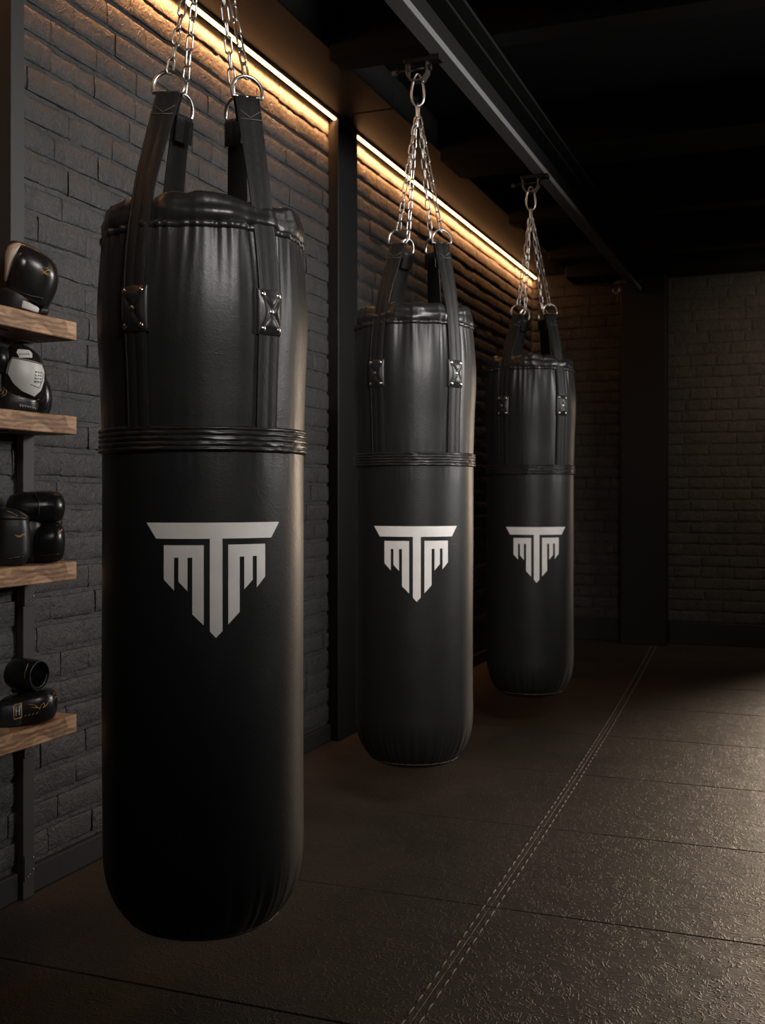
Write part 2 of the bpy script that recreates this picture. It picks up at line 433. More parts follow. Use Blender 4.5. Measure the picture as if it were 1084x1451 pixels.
def make_bag(bx, by, R, zb, zs, zt, zband, zpatch, thetas, logo, ring_l, apex_l, seed, label):
    d = math.hypot(bx, by); gam = math.atan2(-bx, by)
    zbase = H+zb
    root = thing('punching_bag', (bx, by, zbase), gam, label, 'punching bag', 'black heavy bags hanging from the ceiling rail')
    Z = lambda z: z-zb             # eye-relative -> local
    def P(th, r, z): return Vector((r*math.sin(th), -r*math.cos(th), z))     # th=0 faces the viewer side
    th_all = [math.radians(x) for x in thetas]
    def strap_pull(th):
        v = 0
        for a in th_all:
            dd = (th-a+PI) % (2*PI)-PI; v += math.exp(-(dd/.26)**2)
        return v
    def spn(th):
        return sum(math.exp(-(((th-a+PI) % (2*PI)-PI)/.17)**2) for a in th_all)
    hr, ar = .165, .105
    zsl, ztl = Z(zs), Z(zt)
    def rad(th, z):
        r = R*(.985+.030*sstep(.9, zsl-.12, z))
        if z < hr:
            u = (hr-z)/hr; r -= ar*(1-math.sqrt(max(0, 1-u*u*.999)))
            pk = math.exp(-((u-.62)/.36)**2)
            r += pk*(.0036*nz(11*math.cos(th), 11*math.sin(th), seed)+.0022*nz(20*math.cos(th), 20*math.sin(th), seed+3))
        dz = zsl-z
        if dz < .5:
            sp = strap_pull(th); c, s_ = math.cos(th), math.sin(th)
            sw = dz*.6
            f1 = nz(4.2*c+sw, 4.2*s_, seed+8)*.018*math.exp(-dz/.16)*(.45+.9*sp)
            f2 = (1-2.2*abs(nz(8*c, 8*s_+sw, seed+dz*2)))*.0078*math.exp(-dz/.09)*(.5+.8*sp)
            f3 = nz(22*c, 22*s_, seed+5)*.0035*math.exp(-dz/.04)
            r += f1+f2+f3 - .011*math.exp(-dz/.07)+.005*math.exp(-((dz-.16)/.1)**2)-.010*spn(th)*math.exp(-dz/.06)
        db = z-Z(zband[0])
        for zz in zband:
            q = abs(z-Z(zz))
            if q < .09: r += nz(16*math.cos(th), 16*math.sin(th), seed+zz*30)*.0014*math.exp(-q/.03)-.0015*math.exp(-q/.012)
        r += .0022*nz(1.4*math.cos(th)+z*1.2, 1.4*math.sin(th), seed+z*2.2)
        return r
    NT = 288
    zl = []
    z = .0
    us = [hr*(1-math.cos(PI/2*k/22)) for k in range(23)]
    zl = [x for x in us if x >= 0]
    z = hr
    while z < zsl-.16: z += .022; zl.append(min(z, zsl-.16))
    while z < zsl: z += .006; zl.append(min(z, zsl))
    ths = [2*PI*k/NT for k in range(NT)]
    rows_ = []
    for f in (.25, .5, .75, .93): rows_.append([P(th, (rad(th, 0))*f, -.004*(1-f)) for th in ths])
    rows_ += [[P(th, rad(th, z), z) for th in ths] for z in zl]
    mb = MB(); mb.grid(rows_, True, 0, True, False)
    body = mb.build('bag_body', M['leather'], root)
    # collar: gathered top edge
    hc = ztl-zsl; rows_ = []
    for i in range(19):
        s = i/18; row = []
        for th in ths:
            c, s_ = math.cos(th), math.sin(th)
            ruf = nz(5*c, 5*s_, seed+20)*.55+nz(11*c, 11*s_, seed+22)*.12
            fold = .75*nz(4.2*c+s*1.3, 4.2*s_, seed+24+s*.5)
            base = rad(th, zsl)
            if s < .8:
                q = s/.8
                base = lerp(base, R-.004, min(1, q*5)*.8)
                r = base*(1-.050*q*q)+.005*math.sin(PI*q)+(.002+.010*q)*ruf+.0065*fold*math.sin(PI*q)+.006*nz(2.2*c, 2.2*s_, seed+q*2.6)*math.sin(PI*q)-.0016*math.exp(-((q-.60)/.07)**2)-.010*q*spn(th)
                z = zsl+hc*q*(1+.0*ruf)+.018*ruf*q*q-.006*q*strap_pull(th)
            else:
                q = (s-.8)/.2
                base = lerp(base, R-.004, .8); rt = base*.95+.012*ruf-.010*spn(th); zt_ = ztl+.018*ruf-.006*strap_pull(th)
                r = rt-.03*math.sin(q*PI/2)-.02*q; z = zt_+.006*math.sin(q*PI)-.02*q*q
            row.append(P(th, r, z))
        rows_.append(row)
    mb = MB(); mb.grid(rows_, True, 0, False, True); col = mb.build('gathered_collar', M['collar'], root)
    # piping at the collar seam, a lighter seam line near the rim and the stitched seam round the bottom
    def loop(name, m, rf, zf, r, n=8):
        mb = MB(); mb.tube([P(th, rf(th), zf(th)) for th in ths], r, n, True); return mb.build(name, m, root)
    mb = MB(); prof = [(0, -.008), (.0045, -.0065), (.006, 0), (.0045, .0065), (0, .008)]
    mb.grid([[P(th, rad(th, zsl)+dr-.001, zsl+dz+.002*nz(8*math.cos(th), 8*math.sin(th), seed)) for th in ths] for dr, dz in prof], True)
    mb.build('collar_piping', M['collar'], root)
    zz = .022
    loop('bottom_seam', M['thread'], lambda th: rad(th, zz)+.0006, lambda th: zz+.0015*nz(9*math.cos(th), 9*math.sin(th), 1), .0016, 5)
    # band
    za, zb2 = Z(zband[1]), Z(zband[0]); rows_ = []
    nb = 5; K = 40
    for i in range(K+1):
        s = i/K; e = .0045*min(1, min(s, 1-s)*14)
        rib = .0026*abs(math.sin(PI*nb*s))**.7
        rows_.append([P(th, R*.997+e+rib-.002+.0016*nz(9*math.cos(th), 9*math.sin(th), seed+s*9)*1+.0022*nz(1.4*math.cos(th)+za*1.2, 1.4*math.sin(th), seed+za*2.2), lerp(za, zb2, s)) for th in ths])
    mb = MB(); mb.grid(rows_, True); mb.build('stitched_band', M['collar'], root)
    # logo
    lx, w, ztop, hgt = logo; mb = MB()
    for (x0, x1, t0, t1, b0, b1) in LOGO:
        n = max(1, int((x1-x0)/22)); rt, rbm = [], []
        for layer in (0, 1):
            for k in range(n+1):
                q = k/n; x = lx+((lerp(x0, x1, q)-541)/1046)*w
                tp = Z(ztop)-(lerp(t0, t1, q)-120)/886*hgt; bt = Z(ztop)-(lerp(b0, b1, q)-120)/886*hgt
                th = math.asin(max(-1, min(1, x/(R+.001))))
                m_ = max(1, int(abs(tp-bt)/.02)); 
                colm = [P(th, rad(th, lerp(tp, bt, j/8))+(.0014 if layer == 0 else -.003), lerp(tp, bt, j/8)) for j in range(9)]
                (rt if layer == 0 else rbm).append(colm)
        mb.grid(rt)
        rim_t = [c[0] for c in rt]; rim_b = [c[-1] for c in rt]
        mb.grid([rim_t, [c[0] for c in rbm]]); mb.grid([rim_b, [c[-1] for c in rbm]])
        mb.grid([rt[0], rbm[0]]); mb.grid([rt[-1], rbm[-1]])
    lg = mb.build('logo', M['logo'], root, False, fix=False); tag(lg, 'silver grey winged T emblem printed on the front')
    # straps
    Wd = .053; zbar = Z(ring_l['z'])
    ap = Vector((apex_l, 0, Z(1.30)))
    for i, th in enumerate(th_all):
        front = i < 2
        rl, rd = ring_l['pos'][i]
        bar = Vector((rl, -rd, zbar))
        tan0 = Vector((math.cos(th), math.sin(th), 0)); nrm0 = Vector((math.sin(th), -math.cos(th), 0))
        zpath = []
        z = za+.065
        pts = []
        zlow = zb2-.004 
        zz_ = zlow
        while zz_ < zsl-.015:
            off_ = lerp(.0028, .006, sstep(Z(zpatch)-.03, Z(zpatch)+.02, zz_))
            rr = max(rad(th+x, zz_)*math.cos(x) for x in (-.09, 0, .09))+off_
            pts.append((nrm0*rr+Vector((0, 0, zz_)), tan0)); zz_ += .025
        top_r = max(rad(th+x, zsl) for x in (-.1, 0, .1))
        pts.append((nrm0*(top_r+.010)+Vector((0, 0, zsl)), tan0))
        leave = nrm0*(top_r-.004)+Vector((0, 0, ztl-.005))
        pts.append((leave, tan0))
        tl = Vector((1, 0, 0)) if front else Vector((-1, 0, 0))
        tl = (tl + tan0*.5).normalized() if front else Vector((-.68, -.73 if th < 0 else .73, 0))
        end = bar+Vector((0, -.005 if front else .005, -.004))
        for k in range(1, 11):
            q = k/10; pts.append((leave.lerp(end, q), tan0.lerp(tl, q).normalized()))
        k0 = max(0, int((Z(zpatch)+.06-zlow)/.025))
        for _ in range(10):
            q_ = [p for p, tn in pts]
            for k in range(k0, len(pts)-2):
                pts[k] = (q_[k]*.5+(q_[k-1]+q_[k+1])*.25, pts[k][1])
        dirv = (end-leave).normalized()
        # wrap over the ring bar
        outn = tl.cross(dirv).normalized()
        if outn.dot(nrm0) < 0: outn = -outn
        for k in range(1, 6):
            a = PI*k/5; pts.append((end+dirv*.008*math.sin(a)-outn*.007*(1-math.cos(a)), tl))
        for k in range(1, 5): pts.append((end-outn*.014-dirv*.012*k, tl))
        mb = MB(); rows_ = []
        ws = [-.5, -.49, -.44, -.40, -.36, -.06, -.02, .02, .06, .36, .40, .44, .49, .5]
        hs = [-.001, .001, .0022, .0010, .0022, .0022, .0013, .0013, .0022, .0022, .0010, .0022, .001, -.001]
        for j, (p, tn) in enumerate(pts):
            a = pts[max(j-1, 0)][0]; b = pts[min(j+1, len(pts)-1)][0]; dv = (b-a).normalized()
            nn = tn.cross(dv).normalized()
            if j < 8 and nn.dot(nrm0) < 0: nn = -nn
            if j >= 8 and nn.dot(prevn) < 0: nn = -nn
            prevn = nn
            ring = [p+tn*Wd*w_+nn*h_ for w_, h_ in zip(ws, hs)]+[p+tn*Wd*.49-nn*.002, p-tn*Wd*.49-nn*.002]
            rows_.append(ring)
        mb.grid(rows_, True, 0, True, True); st = mb.build('strap', M['strap'], root)
        smooth_by_angle(st, 50)
        # stitched fold below the ring: raised keeper
        mb = MB()
        fold_c = end-dirv*.052
        for sgn_ in (-1, 1):
            mb.tube([fold_c+tl*Wd*.42*sgn_+outn*.003+dirv*.018, fold_c-tl*Wd*.42*sgn_*0+outn*.0035-dirv*.0], .0011, 5)
        mb.tube([fold_c-tl*Wd*.45+outn*.003-dirv*.004, fold_c+outn*.0032-dirv*.004, fold_c+tl*Wd*.45+outn*.003-dirv*.004], .0012, 5)
        mb.build('fold_stitching', M['thread'], st)
        # patch
        ph, pw = .092, .058; zc = Z(zpatch); mb = MB(); rows_ = []
        G_ = 20
        def surf(u, v, extra):
            tt = th+u*pw/2/R; zz2 = zc+v*ph/2
            rr = max(rad(th+x, zz2)*math.cos(x) for x in (-.09, 0, .09))
            rr2 = rr*1.0+.0085-(R-R*math.cos(tt-th))*.6
            return P(tt, rr2+extra, zz2)
        for i_ in range(G_+1):
            v = -1+2*i_/G_; row = []
            for j in range(G_+1):
                u = -1+2*j/G_
                ed = max(abs(u), abs(v)); cr = math.exp(-((abs(u)-abs(v)*1.0)/.12)**2)
                inn = sstep(1., .80, ed)
                h = .0035*sstep(1.0, .97, ed) - .0018*math.exp(-((ed-.84)/.05)**2)+(.0042*math.sin(PI*(1-ed/.84))**.8*(1-cr) if ed < .84 else 0)
                row.append(surf(u, v, h-.002))
            rows_.append(row)
        skirt = lambda seq: [surf(u, v, -.012) for u, v in seq]
        mb.grid(rows_)
        es = [-1+2*k/G_ for k in range(G_+1)]
        mb.grid([[surf(u, -1, -.002) for u in es], skirt([(u, -1) for u in es])]); mb.grid([[surf(u, 1, -.002) for u in es], skirt([(u, 1) for u in es])])
        mb.grid([[surf(-1, v, -.002) for v in es], skirt([(-1, v) for v in es])]); mb.grid([[surf(1, v, -.002) for v in es], skirt([(1, v) for v in es])])
        mb.build('reinforcement_patch', M['collar'], st)
        for (u, v) in ((-.62, .74), (.62, .74), (0, 0), (-.62, -.74), (.62, -.74)):
            c0 = surf(u, v, .0005); dn = nrm0; t1 = tan0; t2 = Vector((0, 0, 1)); rr = .0066; mb = MB(); rows_ = []
            for q in range(6):
                a = PI/2*q/5; rows_.append([c0+dn*.0042*math.sin(a)+(t1*math.cos(b)+t2*math.sin(b))*rr*max(.02, math.cos(a)) for b in [2*PI*k/14 for k in range(14)]])
            mb.grid(rows_, True, 0, False, True); mb.build('rivet', M['rivet'], st)
        # d-ring
        w = .031; ax = (ap-bar).normalized(); upd = (ax-tl*ax.dot(tl)).normalized()
        pr = [bar+tl*w*(-1+2*k/6) for k in range(7)]
        pr += [bar+tl*w*math.cos(a)*1.06+upd*(.012+.036*math.sin(a)) for a in [PI*k/14 for k in range(0, 15)]]
        mb = MB(); mb.tube(pr, .0041, 9, True); mb.build('d_ring', M['steel'], st)
        # chain from the ring to the apex
        p0 = bar+upd*.043; side = -1 if i in (0, 2) else 1
        p1 = ap+Vector((.006*(1 if rl > apex_l else -1), -.006 if front else .006, 0))
        ch = p1-p0; n = round(ch.length/.0335); pitch = ch.length/n; dv = ch.normalized()
        me = link_mesh(.0415, .0195, .0024)
        q = Vector((0, 0, 1)).rotation_difference(dv).to_matrix().to_4x4()
        for k in range(n):
            o = bpy.data.objects.new('chain_link', me); COL.objects.link(o); o.parent = root
            o.matrix_local = Matrix.Translation(p0+dv*pitch*(k+.5)) @ q @ Matrix.Rotation((PI/2 if k % 2 else 0)+.5+.25*i, 4, 'Z')
    # connecting ring and long hook above the apex
    a0 = ap
    o = bpy.data.objects.new('connecting_link', link_mesh(.062, .030, .0036)); COL.objects.link(o); o.parent = root
    o.matrix_local = Matrix.Translation(a0+Vector((0, 0, .018))) @ Matrix.Rotation(1.2, 4, 'Z')
    pts = []
    for k in range(28):
        a = 2*PI*k/28; zz3 = .056*math.sin(a); ww = .021*math.cos(a)*(1-.25*math.sin(a)); pts.append(a0+Vector((ww, 0, .093+zz3)))
    mb = MB(); mb.tube(pts, .0042, 9, True); mb.build('hanging_hook', M['steel'], root)
    # world position of apex for the bracket
    ca, sa = math.cos(gam), math.sin(gam)
    return (bx+ca*apex_l, by+sa*apex_l)

RP = lambda a, b, c, d: [(a, .070), (b, .070), (c, -.072), (d, -.072)]
A1 = make_bag(-1.211, 2.052, .216, -.910, .534, .600, (.138, .086), .366, (-36, 35, -157, 157), (.019, .265, -.0535, .226),
     dict(z=.836, pos=RP(-.074, .089, -.051, .072)), .010, 1.7, 'largest and nearest black leather punching bag, beside the wooden glove shelves')
A2 = make_bag(-1.264, 3.543, .205, -.912, .567, .632, (.142, .096), .400, (-35, 39, -157, 157), (.004, .277, -.1005, .246),
     dict(z=.850, pos=RP(-.056, .092, -.028, .064)), .012, 6.3, 'middle black leather punching bag hanging in front of the wall column')
A3 = make_bag(-1.220, 5.035, .205, -.930, .577, .640, (.140, .095), .408, (-35, 42, -157, 157), (.026, .271, -.143, .251),
     dict(z=.838, pos=RP(-.056, .092, -.028, .064)), .004, 12.9, 'farthest and smallest-looking black leather punching bag, before the back wall')
bracket(A1[0], A1[1], 'steel rail bracket holding the nearest bag')
bracket(A2[0], A2[1], 'steel rail bracket with u-shaped yoke above the middle bag')
bracket(A3[0], A3[1], 'steel rail bracket above the farthest bag')
bracket(-1.235, 7.72, 'small empty steel hook on the rail end near the back column', True)

# ------------------------------------------------------------------ shelves and posts
XS0, XS1, YE = -1.984, -1.850, 2.463
SH = [1.569, 1.314, .921, .507]; TH = .0495
names = ['highest brown wooden wall shelf, under the tilted black glove', 'second wooden wall shelf from the top, under the white panelled glove',
         'third wooden wall shelf from the top, under the pair of plain black gloves', 'lowest brown wooden wall shelf, under the gold embroidered gloves']
for zt_, lb in zip(SH, names):
    o = thing('wall_shelf', ((XS0+XS1)/2, 2.0, zt_-TH), 0, lb, 'shelf', 'wooden shelves on the brick wall')
    mb = MB(); w = (XS1-XS0)/2; mb.box(-w, -.5, 0, w, YE-2.0, TH, b=.002)
    for px_, pz in ((.45, .03), (.43, .022), (.30, .03)): pass
    bo = mb.build('board', M['wood'], o, False)
    bo.location = (0, 0, 0)
    mb = MB(); mb.box(-w-.002, .20, -.004, w*.4, .24, -.0005, b=.001); mb.build('support_plate', M['iron'], o, False)
def post(y0, y1, xf, z0, z1, label, plates):
    t = thing('shelf_post', (XW, (y0+y1)/2, z0), 0, label, 'post', 'steel shelf posts on the brick wall'); w = (y1-y0)/2
    mb = MB(); mb.box(.002, -w, 0, xf-XW, w, z1-z0, b=.0015); mb.build('upright', M['post'], t, False)
    for zp in plates:
        mb = MB(); mb.box(xf-XW, -w*.92, zp-z0-.07, xf-XW+.003, w*.92, zp-z0, b=.001); pl = mb.build('mounting_plate', M['post'], t, False)
        for (yy, dz) in ((w*.6, -.012), (w*.6, -.045), (0, -.055), (-w*.3, -.06)):
            mb = MB(); c0 = Vector((xf-XW+.003, yy, zp-z0+dz))
            mb.tube([c0, c0+Vector((.0025, 0, 0))], [.0032, .002], 8); mb.build('screw', M['steel'], pl)
post(2.410, 2.456, -1.9855, 0.001, 1.52, 'dark flat steel post running from the floor up behind the wooden shelves', [SH[2]-TH-.003, SH[3]-TH-.003, .12])
post(2.341, 2.394, -1.968, SH[0]+.001, 2.795, 'dark grey steel post rising from the highest shelf to the ceiling', [])

# ------------------------------------------------------------------ gloves
U = .00186      # metres per photo pixel at the shelves
GA = math.atan2(.63, .777)
def loft(mb, secs, n=40, sub=6, ex=2.3, mi=0, cap0=True, cap1=True):
    """secs: (x, z, y, half_w, half_d, tilt_deg) in local metres; smooth closed skin"""
    P_ = [Vector(s[:3]) for s in secs]
    def cr(a, b, c, d, t): return .5*((2*b)+(-a+c)*t+(2*a-5*b+4*c-d)*t*t+(-a+3*b-3*c+d)*t**3)
    rows_ = []
    m = len(secs)
    for i in range(m-1):
        for k in range(sub):
            t = k/sub
            g_ = lambda j: secs[max(0, min(m-1, j))]
            s = [cr(g_(i-1)[q], g_(i)[q], g_(i+1)[q], g_(i+2)[q], t) for q in range(6)]; rows_.append(s)
    rows_.append(list(secs[-1]))
    out = []
    for (x, z, y, hw, hd, tl) in rows_:
        a = math.radians(tl); ux, uz = math.cos(a), math.sin(a); row = []
        for k in range(n):
            b = 2*PI*k/n; c, s_ = math.cos(b), math.sin(b)
            e = 2/ex; cx = math.copysign(abs(c)**e, c)*max(hw, .0005); cy = math.copysign(abs(s_)**e, s_)*max(hd, .0005)
            row.append((x+ux*cx, y+cy, z+uz*cx))
        out.append(row)
    mb.grid(out, True, mi, cap0, cap1)
def bvh_of(objs):
    vs, fs = [], []
    for o in objs:
        b = len(vs); vs += [v.co.copy() for v in o.data.vertices]; fs += [[i+b for i in p.vertices] for p in o.data.polygons]
    return BVHTree.FromPolygons(vs, fs)
def hit(bv, x, z):
    h = bv.ray_cast(Vector((x, -1, z)), Vector((0, 1, 0)))
    return h[0]
class Glove:
    """photo-pixel helper: x to the viewer's right, z up, y away; origin on the shelf"""
    def __init__(s, px, base_py, shelf, label, group, xc=-1.932, name='boxing_glove', z=None):
        rt = (px-542)/FPX; t = xc/(-math.sin(ALPHA)+math.cos(ALPHA)*rt)
        yw = t*(math.cos(ALPHA)+math.sin(ALPHA)*rt)
        s.px, s.py = px, base_py; s.u = t/FPX
        s.root = thing(name, (xc, yw, (SH[shelf]+.0005) if z is None else z), GA, label, 'boxing glove', group)
    def X(s, px): return (px-s.px)*s.u
    def Zp(s, py): return (s.py-py)*s.u
    def loft(s, name, m, secs, ex=2.3, **kw):
        mb = MB(); loft(mb, [(s.X(a), s.Zp(b), y*s.u, hw*s.u, hd*s.u, tl) for (a, b, y, hw, hd, tl) in secs], ex=ex, **kw)
        return mb.build(name, m, s.root)
    def strokes(s, name, m, lines, targets, r=.0008, parent=None):
        bv = bvh_of(targets); mb = MB()
        for ln in lines:
            pts = []
            for k in range(len(ln)-1):
                for q in range(5):
                    x = lerp(ln[k][0], ln[k+1][0], q/5); y = lerp(ln[k][1], ln[k+1][1], q/5); h = hit(bv, s.X(x), s.Zp(y))
                    if h is not None: pts.append(h+Vector((0, -r*.4, 0)))
            h = hit(bv, s.X(ln[-1][0]), s.Zp(ln[-1][1]))
            if h is not None: pts.append(h+Vector((0, -r*.4, 0)))
            if len(pts) > 1: mb.tube(pts, r, 6)
        if mb.f: return mb.build(name, m, parent or s.root)
    def patch(s, name, m, left, right, targets, off=.0012, n=14, parent=None):
        """ruled patch between two pixel polylines of equal length, laid on the surface"""
        bv = bvh_of(targets); mb = MB(); rows_ = []
        def samp(pl, t):
            f = t*(len(pl)-1); i = min(int(f), len(pl)-2); q = f-i
            return lerp(pl[i][0], pl[i+1][0], q), lerp(pl[i][1], pl[i+1][1], q)
        last = None; inner = []
        for i in range(n+1):
            a = samp(left, i/n); b = samp(right, i/n); row = []; ri = []
            for j in range(n+1):
                x, y = lerp(a[0], b[0], j/n), lerp(a[1], b[1], j/n); h = hit(bv, s.X(x), s.Zp(y))
                if h is None: h = Vector((s.X(x), (last.y if last else 0), s.Zp(y)))
                last = h; row.append(h+Vector((0, -off, 0))); ri.append(h+Vector((0, .004, 0)))
            rows_.append(row); inner.append(ri)
        mb.grid(rows_)
        for (o_, i_) in ((rows_[0], inner[0]), (rows_[-1], inner[-1]), ([r[0] for r in rows_], [r[0] for r in inner]), ([r[-1] for r in rows_], [r[-1] for r in inner])): mb.grid([o_, i_])
        o = mb.build(name, m, parent or s.root); smooth_by_angle(o, 50); return o

# shelf 1: tilted glossy glove
g = Glove(38, 441, 0, 'tilted glossy black boxing glove with cream panel, on the highest shelf', None, xc=-1.902)
fist = g.loft('fist_padding', M['glove'], [(36, 424, 0, 12, 14, -22), (38, 421, 0, 28, 24, -22), (41, 408, 0, 33, 29, -22), (44, 390, -1, 37, 31, -20), (46, 372, -2, 37.5, 31, -20), (45.5, 356, -1, 35, 28, -22), (45, 348, 0, 27, 21, -23), (45, 345, 0, 12, 10, -23)], ex=2.6)
thumb = g.loft('thumb', M['glove'], [(28, 398, -20, 3, 3, -30), (28, 390, -21, 11, 9, -30), (31, 376, -22, 14, 12, -30), (36, 363, -21, 12, 11, -30), (39, 354, -17, 5, 6, -30)])
cuff = g.loft('cuff', M['glove_matte'], [(24, 441, 0, 22, 20, 0), (24, 439, 0, 25, 22, 0), (26, 428, 0, 27, 24, -8), (30, 414, 0, 28, 24, -16), (32, 410, 0, 20, 18, -16)])
sd = g.loft('side_panel', M['cream'], [(9, 396, -14, 3, 5, -60), (11, 386, -16, 5, 12, -55), (14.5, 368, -17, 8, 16, -42), (21, 353, -16, 8.5, 16, -34), (30, 345, -10, 6.5, 14, -26), (37, 342, -4, 3, 6, -22)])
tab = g.loft('closure_strap', M['white_leather'], [(32, 430, -26, 4, 2, 78), (33, 430, -27, 5.5, 3, 78), (43, 433.5, -27, 5, 3, 76), (51, 436, -24, 4, 3, 74), (54, 437, -22, 2.5, 2, 74)], ex=4); tag(tab, 'white closure strap')
g.loft('cuff_roll', M['glove_matte'], [(52, 440.5, -5, 3, 3, 0), (57, 440, -6, 8, 8, 0), (60, 433, -6, 8, 9, 0), (60, 428, -6, 4, 5, 0)])
g.strokes('emblem', M['gold'], [[(57, 381), (62, 385), (70, 386)], [(58, 387), (64, 382), (69, 380)], [(62, 378), (67, 379)], [(59, 384), (66, 388), (71, 388)], [(66, 376.5), (66.8, 377.5)]], [fist], .0010)
g.strokes('seam_piping', M['glove_matte'], [[(10, 402), (26, 412), (44, 418), (60, 420)]], [fist, cuff], .0022)

# shelf 2: white panelled glove, plain glove behind it
g2 = Glove(54, 580, 1, 'plain glossy black boxing glove half hidden behind the white panelled glove', None, xc=-1.925)
f2 = g2.loft('fist_padding', M['glove'], [(54, 580, 16, 10, 10, 0), (55, 577, 16, 14, 15, 0), (58, 562, 16, 15, 17, -4), (58, 543, 16, 14.5, 17, -4), (56, 527, 16, 11, 13, -6), (55, 521, 16, 4, 5, -6)])
g2.strokes('seam_piping', M['glove_matte'], [[(70, 533), (69.5, 556), (65, 572)]], [f2], .0016)
g = Glove(30, 580, 1, 'black boxing glove with large white printed panel on the second shelf', None, xc=-1.898)
fist = g.loft('fist_padding', M['glove'], [(30, 562, 0, 14, 14, -12), (32, 559, 0, 27, 24, -12), (33, 545, -1, 31, 29, -12), (34, 527, -2, 31, 31, -12), (34, 508, -1, 29, 28, -14), (34, 494, 0, 22, 21, -16), (33.5, 487, 1, 13, 12, -16), (33, 484.5, 1, 5, 5, -16)], ex=2.2)
cuff = g.loft('cuff', M['glove_matte'], [(25, 580, 0, 25, 21, 0), (25, 577, 0, 27, 23, 0), (26, 566, 0, 28, 24, -8), (28, 556, 0, 26, 22, -12)], ex=2.8)
thumb = g.loft('thumb', M['glove'], [(3, 528, -14, 3, 3, -10), (4, 522, -14, 10, 9, -10), (6, 508, -15, 12, 11, -10), (6, 494, -13, 9, 9, -10), (6, 489, -12, 3, 3, -10)])
wp = g.patch('front_panel', M['white_leather'], [(19, 507), (15, 516), (12.5, 528), (20, 542), (31, 552)], [(58, 514), (61.5, 522), (61, 536), (57, 550), (48, 559)], [fist], .0016); tag(wp, 'white printed leather panel')
tp = g.patch('top_panel', M['white_leather'], [(26, 493), (24, 498), (28, 506)], [(41, 493.5), (45, 498), (45, 505)], [fist], .0014); tag(tp, 'small white printed panel')
g.strokes('panel_trim', M['cream'], [[(10.5, 528), (14, 514), (19, 505.5), (40, 509), (59, 513)]], [fist], .0014)
tx = []
for i, y in enumerate((524, 528.5, 533, 537.5)):
    for j in range(3):
        x0 = 49+3.4*j-.4*i; tx.append([(x0, y), (x0+1.0, y+1.4), (x0+.2, y+2.7)]); tx.append([(x0+1.2, y+.3), (x0+2.3, y+.5)]); tx.append([(x0+2.2, y+.6), (x0+1.9, y+3)])
tx += [[(43, 543), (50, 545.5), (55, 547)], [(60, 526), (58.5, 536), (55, 545)]]
g.strokes('panel_print', M['blackprint'], tx, [wp], .0007)
g.strokes('top_print', M['blackprint'], [[(28+2.8*k, 502-.3*k), (28.6+2.8*k, 499.5-.3*k), (29.6+2.8*k, 502-.3*k)] for k in range(5)], [tp], .0006)
g.strokes('emblem', M['gold'], [[(0, 546), (6, 547), (11, 551), (10, 557), (4, 560)], [(3, 550), (7, 552), (6, 556), (1, 556)], [(9, 549), (5, 554)]], [fist, cuff], .0011)
lb = g.patch('cuff_label', M['glove_matte'], [(26, 566), (24, 575)], [(51, 570), (51, 578)], [cuff, fist], .0016)
g.strokes('label_print', M['white_leather'], [[(28+3.3*k, 570+.5*k), (29.4+3.3*k, 573.5+.4*k), (30.2+3.3*k, 570.4+.5*k)] for k in range(7)], [lb], .0006)
g.strokes('cuff_piping', M['steel'], [[(12, 553), (28, 562), (46, 566), (54, 562)]], [fist, cuff], .0012)

# shelf 3: two plain gloves
g = Glove(62, 797, 2, 'plain black boxing glove with rolled fingers, right of the pair on the third shelf', 'plain black gloves on the third shelf', xc=-1.897)
roll = MB()
secs = []
n = 36; rows_ = []
for (x, r, e) in ((11, 3, 0), (12.5, 12, 0), (17, 19, 0), (26, 22.5, 0), (40, 23.5, 0), (60, 23.5, 0), (76, 22.5, 0), (85, 19.5, 0), (89, 14, 0), (91, 6, 0), (91.4, 1, 0)):
    zc = lerp(721, 718, (x-11)/80)
    rows_.append([(g.X(x), g.u*(r*1.05*math.cos(2*PI*k/n))+.004, g.Zp(zc)+g.u*r*math.sin(2*PI*k/n)) for k in range(n)])
roll.grid(rows_, True, 0, True, True); ro = roll.build('finger_roll', M['glove'], g.root)
pal = g.loft('palm_padding', M['glove'], [(66, 797, 0, 14, 12, 4), (67, 794, 0, 20, 18, 4), (68, 782, -2, 22.5, 23, 4), (68.5, 764, -4, 22.5, 24, 6), (69, 751, -3, 20, 21, 8), (70, 743, -1, 14, 14, 8), (70, 740, 0, 5, 5, 8)], ex=2.7)
th_ = g.loft('cuff', M['glove_matte'], [(48, 797, 4, 14, 14, 0), (47, 794, 4, 18, 18, 0), (45, 775, 4, 18, 20, 0), (42, 750, 4, 20, 20, 0), (42, 735, 4, 16, 16, 0)])
g.strokes('emblem', M['gold'], [[(80, 755), (84, 752), (87, 749)], [(82, 751), (85, 753)], [(84, 750), (87, 752)]], [pal], .0009)
g.strokes('roll_seam', M['glove_matte'], [[(50, 699), (55, 710), (55, 728), (50, 741)]], [ro], .0018)
g.strokes('palm_seam', M['glove_matte'], [[(50, 786), (66, 786), (82, 784)]], [pal], .0014)
g = Glove(18, 800, 2, 'plain black boxing glove standing upright, left of the pair on the third shelf', 'plain black gloves on the third shelf', xc=-1.890)
bd = g.loft('fist_padding', M['glove_matte'], [(14, 800, 0, 14, 12, 0), (14, 798, 0, 20, 18, 0), (16, 788, 0, 24.5, 22, 0), (17, 770, 0, 25, 23, 0), (17, 748, 0, 24.5, 23, 0), (16.5, 735, 0, 23.5, 22, 0)], ex=2.8)
